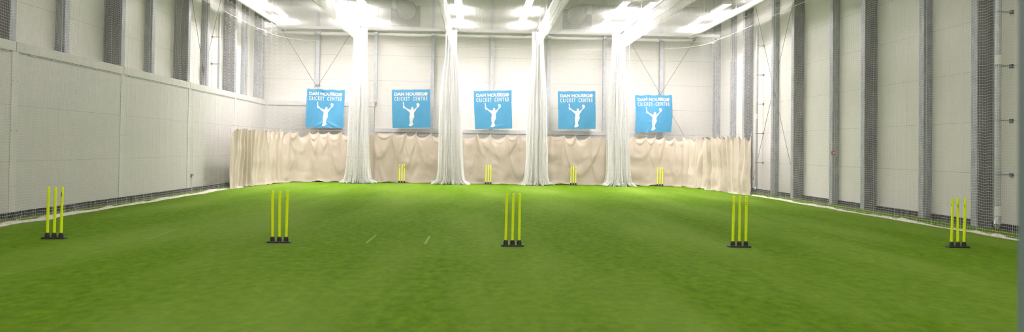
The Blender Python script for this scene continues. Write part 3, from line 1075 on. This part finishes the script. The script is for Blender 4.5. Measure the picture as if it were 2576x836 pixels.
    for q in j[:90]:
        a = P[q, 0]
        wire.append((a[0], a[1], zt + 0.07))
        hb = MB().tube([(a[0], a[1], a[2] - 0.03), (a[0] + 0.004, a[1], a[2] + 0.02), (a[0], a[1], zt + 0.075)], 0.006, 5)
        part(hb, 'hook', M['tie'], tobj)
    part(MB().tube(wire, 0.004, 5), 'wire', M['cord'], tobj)
    return tobj


YC = 32.62
curtain([(-7.95, 26.45), (-7.86, 28.0), (-7.66, 30.2), (-7.42, 31.6), (-6.9, 32.35), (-6.1, YC), (-4.45, YC + 0.02)], 0.43,
        'cream canvas curtain at the left end, pleated where it turns the corner', 51, lambda q: float(np.interp(q, [0, 0.48, 0.66, 1], [1, 0.9, 0.05, 0])), 0.028, sag0=0.14)
curtain([(-4.5, YC + 0.05), (-3.0, YC + 0.08), (-1.05, YC + 0.05)], 0.60, 'cream canvas curtain under the second blue banner from the left', 52,
        lambda q: float(np.interp(q, [0, 0.10, 0.2, 0.9, 1], [0.9, 0.6, 0, 0, 0.3])), 0.05, sag0=0.12)
curtain([(-0.9, YC), (0.7, YC + 0.03), (2.45, YC)], 0.62, 'cream canvas curtain under the middle blue banner', 53,
        lambda q: float(np.interp(q, [0, 0.06, 0.14, 0.94, 1], [0.9, 0.5, 0, 0, 0.7])), 0.05, sag0=0.14)
curtain([(2.6, YC), (4.0, YC + 0.03), (5.75, YC - 0.05)], 0.60, 'cream canvas curtain under the fourth blue banner from the left', 54,
        lambda q: float(np.interp(q, [0, 0.05, 0.12, 0.80, 0.9, 1], [0.3, 0, 0, 0, 1, 1])), 0.06, sag0=0.12)
curtain([(6.0, YC), (7.4, YC), (8.25, YC - 0.12), (8.72, 31.7), (8.86, 30.4), (8.92, 28.6), (9.0, 27.2), (9.18, 26.05)], 0.45,
        'cream canvas curtain at the right end, pleated along the side net', 55, lambda q: float(np.interp(q, [0, 0.26, 0.36, 1], [0, 0.05, 0.8, 1])), 0.05, sag0=0.15)

# ------------------------------------------------------------------ banners
FIG = [(95, 62), (108, 58), (122, 60), (126, 85), (130, 120), (131, 160), (134, 184), (150, 200), (172, 222), (205, 248), (240, 268), (275, 283), (310, 290), (340, 286),
       (352, 283), (345, 268), (343, 248), (350, 230), (362, 219), (380, 214), (398, 218), (411, 230), (417, 248), (414, 268), (405, 287), (425, 288), (442, 280), (468, 262), (495, 242), (514, 220), (522, 198),
       (518, 175), (517, 155), (512, 146), (503, 140), (502, 124), (514, 108), (535, 100), (558, 100), (580, 110), (594, 126), (598, 150), (593, 178), (580, 202), (558, 220), (538, 236),
       (515, 258), (498, 280), (485, 300), (476, 328), (462, 345), (446, 352), (436, 366), (430, 385), (428, 408), (430, 432), (422, 450), (430, 470), (433, 492), (430, 520), (420, 548), (405, 574),
       (392, 598), (382, 622), (378, 650), (378, 684), (384, 706), (396, 712), (405, 728), (402, 746), (388, 752), (378, 768), (362, 784), (335, 794), (300, 797), (275, 793), (266, 776), (270, 756),
       (282, 734), (292, 706), (298, 676), (297, 650), (290, 628), (290, 604), (284, 590), (290, 572), (286, 548), (286, 515), (292, 484), (298, 462), (302, 430), (300, 400), (294, 374), (276, 356), (250, 336),
       (228, 318), (205, 296), (182, 274), (160, 256), (142, 242), (137, 258), (132, 278), (122, 270), (118, 246), (104, 232), (95, 214), (94, 195), (103, 180), (103, 140), (98, 100)]
# to banner space (u right, v down), from the banner's own corners
FIG = [((1005 + x * 60 / 717 - 985.5) / 97.0, (252 + y * 70 / 836 - 225.5) / 97.5) for x, y in FIG]


def bm_grid_cut(bm, step):
    for ax in (0, 1):
        k = step
        while k < 1:
            no = (1, 0, 0) if ax == 0 else (0, 1, 0)
            co = (k, 0, 0) if ax == 0 else (0, k, 0)
            bmesh.ops.bisect_plane(bm, geom=bm.verts[:] + bm.edges[:] + bm.faces[:], plane_co=co, plane_no=no)
            k += step


def flat_polys(polys):
    """triangulated polygons (u, v) cut along a grid so that they can follow the cloth"""
    bm = bmesh.new()
    for pg in polys:
        vs = [bm.verts.new((x, y, 0)) for x, y in pg]
        for tri in tessellate_polygon([[Vector((x, y, 0)) for x, y in pg]]):
            bm.faces.new([vs[k] for k in tri])
    bm_grid_cut(bm, 1 / 24)
    V = [v.co.copy() for v in bm.verts]
    bm.verts.index_update()
    Fc = [tuple(v.index for v in f.verts) for f in bm.faces]
    bm.free()
    return V, Fc


def text_mesh(txt, box, weight, space=1.0):
    """lettering scaled into box = (u0, v0, u1, v1), v down"""
    cu = bpy.data.curves.new('lettering', 'FONT')
    cu.body = txt
    cu.size = 1.0
    cu.offset = weight
    cu.space_character = space
    cu.resolution_u = 6
    o = bpy.data.objects.new('lettering', cu)
    COL.objects.link(o)
    dg = bpy.context.evaluated_depsgraph_get()
    me = bpy.data.meshes.new_from_object(o.evaluated_get(dg))
    bm = bmesh.new()
    bm.from_mesh(me)
    bpy.data.objects.remove(o)
    bpy.data.curves.remove(cu)
    xs_ = [v.co.x for v in bm.verts]
    ys_ = [v.co.y for v in bm.verts]
    x0, x1, y0, y1 = min(xs_), max(xs_), min(ys_), max(ys_)
    for v in bm.verts:
        v.co.x = box[0] + (v.co.x - x0) / (x1 - x0) * (box[2] - box[0])
        v.co.y = box[1] + (y1 - v.co.y) / (y1 - y0) * (box[3] - box[1])
        v.co.z = 0
    bm_grid_cut(bm, 1 / 24)
    V = [v.co.copy() for v in bm.verts]
    bm.verts.index_update()
    Fc = [tuple(v.index for v in f.verts) for f in bm.faces]
    bm.free()
    bpy.data.meshes.remove(me)
    return V, Fc


ART = [text_mesh('DAN HOUSEG', (0.065, 0.072, 0.835, 0.160), 0.042, 0.98), text_mesh('CRICKET', (0.065, 0.188, 0.465, 0.290), 0.03, 1.5),
       text_mesh('CENTRE', (0.545, 0.186, 0.925, 0.288), 0.03, 1.5),
       flat_polys([FIG, [(0.885 + 0.047 * math.cos(a), 0.115 + 0.047 * math.sin(a)) for a in np.linspace(0, 2 * PI, 24)[:-1]]])]


def banner(corners, label, seed, wav, dents):
    rng = np.random.default_rng(seed)
    YN = 32.90
    TL, TR, BL, BR = [on_y(u, v, YN) for u, v in corners]

    def wave(u, v):
        o = 0.012 * math.sin(u * 5 + seed) * wav + 0.010 * math.sin(v * 4.1 + u * 2.2 + seed * 2) * wav
        for (du, dv, sx, sy, ang, am) in dents:
            a, b_ = u - du, v - dv
            c, s_ = math.cos(ang), math.sin(ang)
            p_, q_ = a * c + b_ * s_, -a * s_ + b_ * c
            o += am * math.exp(-(p_ / sx) ** 2 - (q_ / sy) ** 2)
        return o

    def P(u, v, lift=0.0):
        pu = u + wav * 0.006 * math.sin(v * 5.5 + seed) * (2 * abs(u - 0.5))
        dip = wav * 0.010 * math.sin(u * PI * 3) ** 2 * (1 - v) + wav * 0.006 * math.sin(u * PI * 3) ** 2 * v * -1
        pv = v + dip
        q = (TL * (1 - pu) + TR * pu) * (1 - pv) + (BL * (1 - pu) + BR * pu) * pv
        return (q[0], YN - wave(u, v) - lift - 0.02, q[2])

    c0 = 0.5 * (BL + BR)
    t = empty('banner', (c0[0], YN, c0[2]), label, 'banner', 'blue banners on the back net')
    mb = MB()
    nu = 49
    G = np.array([[P(i / (nu - 1), j / (nu - 1)) for j in range(nu)] for i in range(nu)])
    mb.grid(G)
    for V, Fc in ART:
        mb.add([P(v.x, v.y, 0.004) for v in V], Fc, 1)
    part(mb, 'sheet', [M['blue'], M['print']], t, smooth=True, fix=False)
    for u, v in [(0.008, 0.01), (0.34, 0.008), (0.66, 0.008), (0.992, 0.01), (0.008, 0.33), (0.992, 0.33), (0.008, 0.66), (0.992, 0.66), (0.01, 0.99), (0.34, 0.992), (0.66, 0.992), (0.99, 0.99)]:
        a = P(u, v, 0.004)
        e = 0.02
        k = MB().tube([(a[0], a[1] - 0.004, a[2]), (a[0] + (u - 0.5) * 0.05, a[1] - 0.006, a[2] + (0.5 - v) * 0.05), (a[0] + (u - 0.5) * 0.07, YN + 0.05, a[2] + (0.5 - v) * 0.07)], 0.007, 6)
        part(k, 'cable_tie', M['tie'], t)
    return t


banner([(772, 223), (867, 226.5), (768.5, 321), (865, 323)], 'leftmost of the five blue banners, crumpled, above a pleated curtain corner', 1, 1.6,
       [(0.45, 0.02, 0.13, 0.05, 0.1, 0.05), (0.30, 0.25, 0.03, 0.3, -0.5, 0.015), (0.62, 0.2, 0.03, 0.3, 0.5, 0.015), (0.2, 0.75, 0.06, 0.3, 0.3, 0.02), (0.35, 0.92, 0.03, 0.15, 1.1, 0.02), (0.72, 0.93, 0.03, 0.2, -1.1, 0.02), (0.48, 0.5, 0.12, 0.3, 0, -0.02)])
banner([(985.5, 226), (1082, 225), (987.5, 322.5), (1083.5, 321.5)], 'second blue banner from the left, hanging flat and smooth', 2, 0.4, [(0.05, 0.08, 0.02, 0.12, -0.8, 0.008)])
banner([(1191.5, 229), (1287, 227), (1194.5, 325.5), (1288, 324)], 'middle one of the five blue banners, above the middle curtain', 3, 0.7,
       [(0.37, 0.06, 0.02, 0.12, 0.6, 0.012), (0.6, 0.94, 0.2, 0.02, -0.2, 0.015), (0.85, 0.5, 0.03, 0.4, 0.0, 0.01)])
banner([(1403.5, 230), (1498, 229.5), (1404, 325.5), (1498, 325)], 'fourth blue banner from the left, with a soft diagonal fold', 4, 0.8,
       [(0.3, 0.05, 0.03, 0.12, 0.9, 0.014), (0.68, 0.05, 0.03, 0.12, -0.9, 0.012), (0.45, 0.75, 0.05, 0.4, 0.5, 0.015), (0.75, 0.6, 0.04, 0.4, 0.1, 0.012)])
banner([(1598.5, 239), (1691, 239), (1598, 333.5), (1689.5, 333)], 'rightmost of the five blue banners, creased, its right edge bowed', 5, 1.7,
       [(0.32, 0.06, 0.02, 0.16, 0.3, 0.03), (0.6, 0.08, 0.03, 0.16, -0.4, 0.03), (0.45, 0.2, 0.08, 0.08, 0.2, -0.03), (0.72, 0.3, 0.03, 0.22, -0.2, 0.015), (0.5, 0.73, 0.14, 0.02, 0.0, 0.018), (0.36, 0.96, 0.03, 0.1, 0.4, 0.02)])

# ------------------------------------------------------------------ stump sets


def curved_patch(outline, r, zc, face):
    """a printed mark wrapped on a stump; outline: (sideways metres, height metres); face: angle it looks to"""
    vs = [((r + 0.0008) * math.cos(face + a / r), (r + 0.0008) * math.sin(face + a / r), zc + z) for a, z in outline]
    return vs


def mark_mesh(kind, face):
    r, mb = 0.0195, MB()
    if kind == 'red':
        for (cx, cz, w, h) in ((0, 0.022, 0.010, 0.016), (0.003, 0.0, 0.013, 0.014), (-0.001, -0.022, 0.010, 0.016)):
            o = [(cx + w * math.cos(a), cz + h * math.sin(a)) for a in np.linspace(0, 2 * PI, 13)[:-1]]
            vs = curved_patch([(cx, cz)] + o, r, 0.0, face)
            mb.add(vs, [(0, k, k % 12 + 1) for k in range(1, 13)])
    else:
        for cz in (0.014, -0.014):
            o = [(0.009 * math.cos(a), cz + 0.006 * math.sin(a)) for a in np.linspace(0, 2 * PI, 9)[:-1]]
            vs = curved_patch([(0, cz)] + o, r, 0.0, face)
            mb.add(vs, [(0, k, k % 8 + 1) for k in range(1, 9)])
    return mb


STUMP_LEN = 0.69


def stump_set(pos, label, group, tilts, marks, drops=(0, 0, 0), rz=0.0):
    t = empty('stump_set', pos, label, 'cricket stumps', group)
    t.rotation_euler = (0, 0, rz)
    # base: a low chamfered slab
    mb = MB()
    hw, hd = 0.168, 0.062
    rings = [(1.0, 0.0), (1.0, 0.016), (0.965, 0.024), (0.90, 0.026)]
    vs = []
    for k, z in rings:
        dx, dy = hw - (1 - k) * 0.12, hd - (1 - k) * 0.12
        c = 0.010
        vs += [(-dx + c, -dy, z), (dx - c, -dy, z), (dx, -dy + c, z), (dx, dy - c, z), (dx - c, dy, z), (-dx + c, dy, z), (-dx, dy - c, z), (-dx, -dy + c, z)]
    fs = [tuple(range(7, -1, -1)), tuple(range(24, 32))]
    for i in range(3):
        fs += [(i * 8 + k, i * 8 + (k + 1) % 8, i * 8 + 8 + (k + 1) % 8, i * 8 + 8 + k) for k in range(8)]
    mb.add(vs, fs)
    mb.build('base', M['black'], t)
    for k in range(3):
        x = (k - 1) * 0.1
        q = MB().lathe([(0.036, 0.024), (0.0355, 0.040), (0.031, 0.070), (0.029, 0.088), (0.025, 0.091), (0.022, 0.091)], 18)
        so = q.build('socket', M['black'], t, smooth=True)
        so.location = (x, 0, 0)
        top = STUMP_LEN - drops[k]
        q = MB().lathe([(0.0205, 0.0), (0.0215, 0.008), (0.0195, 0.02), (0.0195, top - 0.022), (0.0185, top - 0.008), (0.015, top - 0.001), (0.010, top)], 18)
        st = q.build('stump', M['yellow'], t, smooth=True)
        st.location = (x, 0, 0.085)
        st.rotation_euler = tilts[k]
        if marks[k]:
            kind, face = marks[k]
            mk = mark_mesh(kind, face).build('printed_mark', M['red'] if kind == 'red' else M['ink'], st)
            mk.location = (0, 0, top - 0.115)
            mk['label'] = 'red printed mark' if kind == 'red' else 'small dark printed mark'
    return t


FR = -PI / 2
GN, GF = 'stump sets in the near row', 'stump sets in the far row'


def R(*a):
    return tuple((0, math.radians(x), 0) for x in a)


def place(u, v, z=0.03):
    p_ = gnd(u, v, z)
    return (p_[0], p_[1], 0.0)


stump_set(place(136.2, 596), 'yellow stump set in the near row by the left wall, one red mark', GN, R(0.2, 0.2, 0.4),
          [('ink', FR - 1.3), ('ink', FR - 1.1), ('red', FR - 0.35)], (0, 0, 0), 0.0)
stump_set(place(702.6, 606), 'yellow stump set in the near row with its middle stump sunk lower', GN, R(-1.0, -0.4, 0.6),
          [None, None, ('red', FR - 1.35)], (0.0, 0.013, 0.0), 0.0)
stump_set(place(1289, 614.6), 'yellow stump set in the middle of the near row, plain without marks', GN, R(0.8, 0.4, 0.0), [None, None, None], (0, 0, 0), 0.0)
stump_set(place(1859.7, 617.3), 'yellow stump set in the near row before the right curtain, dotted dark', GN, R(1.0, 0.4, 0.4),
          [('ink', FR - 1.2), ('ink', FR + 0.5), ('ink', FR - 0.7)], (0, 0, 0), 0.0)
stump_set(place(2409.2, 618.4), 'yellow stump set in the near row by the right wall, leaning unevenly', GN, R(1.6, 0.1, 1.8),
          [('ink', FR - 1.4), ('ink', FR - 0.5), ('ink', FR - 1.2)], (0, 0.008, 0.008), 0.0)
stump_set(place(803, 457.8, 0.0), 'yellow stump set in the far row at the foot of the left end curtain', GF, R(2.4, 2.2, 2.4), [None, ('ink', FR + 0.8), ('red', FR + 0.2)])
stump_set(place(1010.5, 460.9, 0.0), 'yellow stump set in the far row under the second banner, marks on its outer stumps', GF, R(0.9, 0.8, -0.4), [('red', FR), None, ('red', FR + 0.3)], (0.012, 0, 0))
stump_set(place(1228, 463.9, 0.0), 'yellow stump set in the far row at the foot of the middle curtain', GF, R(0.8, 0.2, 0.0), [None, None, ('ink', FR + 0.3)])
stump_set(place(1442, 466.2, 0.0), 'yellow stump set in the far row under the fourth banner', GF, R(0.3, 0.0, -0.2), [None, None, ('red', FR + 0.3)])
stump_set(place(1660, 469.0, 0.0), 'yellow stump set in the far row at the foot of the right end curtain', GF, R(0.3, 1.2, 0.2), [None, None, ('red', FR + 0.2)])

# ------------------------------------------------------------------ small things
# socket outlet on a conduit, left dado
p = on_x(481, 441, DADO)
t = empty('socket_outlet', (DADO + 0.012, p[1], p[2]), 'small grey double socket on the left wall near the floor', 'socket')
y, z = p[1], p[2]
part(MB().box((DADO + 0.012, y - 0.075, z - 0.04), (DADO + 0.045, y + 0.075, z + 0.04)), 'box', M['plate'], t, bevel=0.005)
for dy in (-0.036, 0.036):
    part(MB().box((DADO + 0.045, y + dy - 0.026, z - 0.026), (DADO + 0.052, y + dy + 0.026, z + 0.026)), 'cover', M['web'], t, bevel=0.003)
part(MB().tube([(DADO + 0.03, y, z - 0.04), (DADO + 0.03, y, 0.0)], 0.010, 8), 'conduit', M['white_metal'], t, smooth=True)

# small red sign on the narrow post
p = on_y(2095.5, 385, 22.44)
t = empty('notice_plate', tuple(p), 'small red-bordered notice plate on a narrow right wall post', 'sign')
x, y, z = p
part(MB().box((x - 0.055, y - 0.004, z - 0.055), (x + 0.055, y, z + 0.055)), 'plate', M['red'], t, bevel=0.002)
part(MB().box((x - 0.015, y - 0.007, z - 0.022), (x + 0.045, y - 0.004, z + 0.022)), 'panel', M['print'], t)
part(MB().box((x - 0.02, y, z - 0.03), (x + 0.02, 22.48, z + 0.03)), 'bracket', M['galv'], t)

# a lost ball resting on the beam
p = on_y(1274.7, 77, 33.46)
bm_ = bmesh.new()
bmesh.ops.create_icosphere(bm_, subdivisions=3, radius=0.036)
me = bpy.data.meshes.new('ball')
bm_.to_mesh(me)
bm_.free()
me.polygons.foreach_set('use_smooth', [True] * len(me.polygons))
me.materials.append(M['ball'])
o = bpy.data.objects.new('ball', me)
o.location = (p[0], 33.40, 6.30)
COL.objects.link(o)
tag(o, 'small yellow ball caught in the netting under the back beam', 'ball')

# faded crease lines painted on the turf
for a, c, wd in (((2122, 598), (2222, 621), 0.02), ((921, 612), (945, 593), 0.03), ((1069, 614), (1081, 595), 0.035), ((372, 603), (446, 577), 0.02)):
    A, B_ = gnd(*a), gnd(*c)
    d = (B_ - A)[:2]
    nr = np.array([-d[1], d[0]]) / np.linalg.norm(d) * wd / 2
    mb = MB().add([(A[0] - nr[0], A[1] - nr[1], 0.002), (B_[0] - nr[0], B_[1] - nr[1], 0.002), (B_[0] + nr[0], B_[1] + nr[1], 0.002), (A[0] + nr[0], A[1] + nr[1], 0.002)], [(0, 1, 2, 3)])
    o = mb.build('trim_%d' % n_trim, M['crease'])
    tag(o, kind='structure')
    n_trim += 1

# door post close to the camera at the right edge
ju = on_y(2557, 418, 1.0)[0]
mb = MB().prism([(ju, 0.93), (ju + 0.03, 0.915), (ju + 0.03, 0.90), (ju + 0.14, 0.90), (ju + 0.14, 1.04), (ju + 0.03, 1.04), (ju + 0.03, 1.0), (ju, 1.0)], 2, 0.0, 3.2)
struct(mb, 'door_1', M['jamb'], bevel=0.003)

# ------------------------------------------------------------------ world and colour
w = bpy.data.worlds.new('world')
sc.world = w
w.use_nodes = True
w.node_tree.nodes['Background'].inputs[0].default_value = (0.8, 0.85, 0.9, 1)
w.node_tree.nodes['Background'].inputs[1].default_value = 0.02
vs_ = sc.view_settings
vs_.view_transform = 'Standard'
vs_.look = 'None'
vs_.exposure = 0.0
vs_.gamma = 1.0
vs_.use_curve_mapping = False
cy_ = sc.cycles
cy_.max_bounces = 20
cy_.diffuse_bounces = 18
cy_.glossy_bounces = 2
cy_.transmission_bounces = 4
cy_.use_denoising = True
cy_.sample_clamp_indirect = 8.0
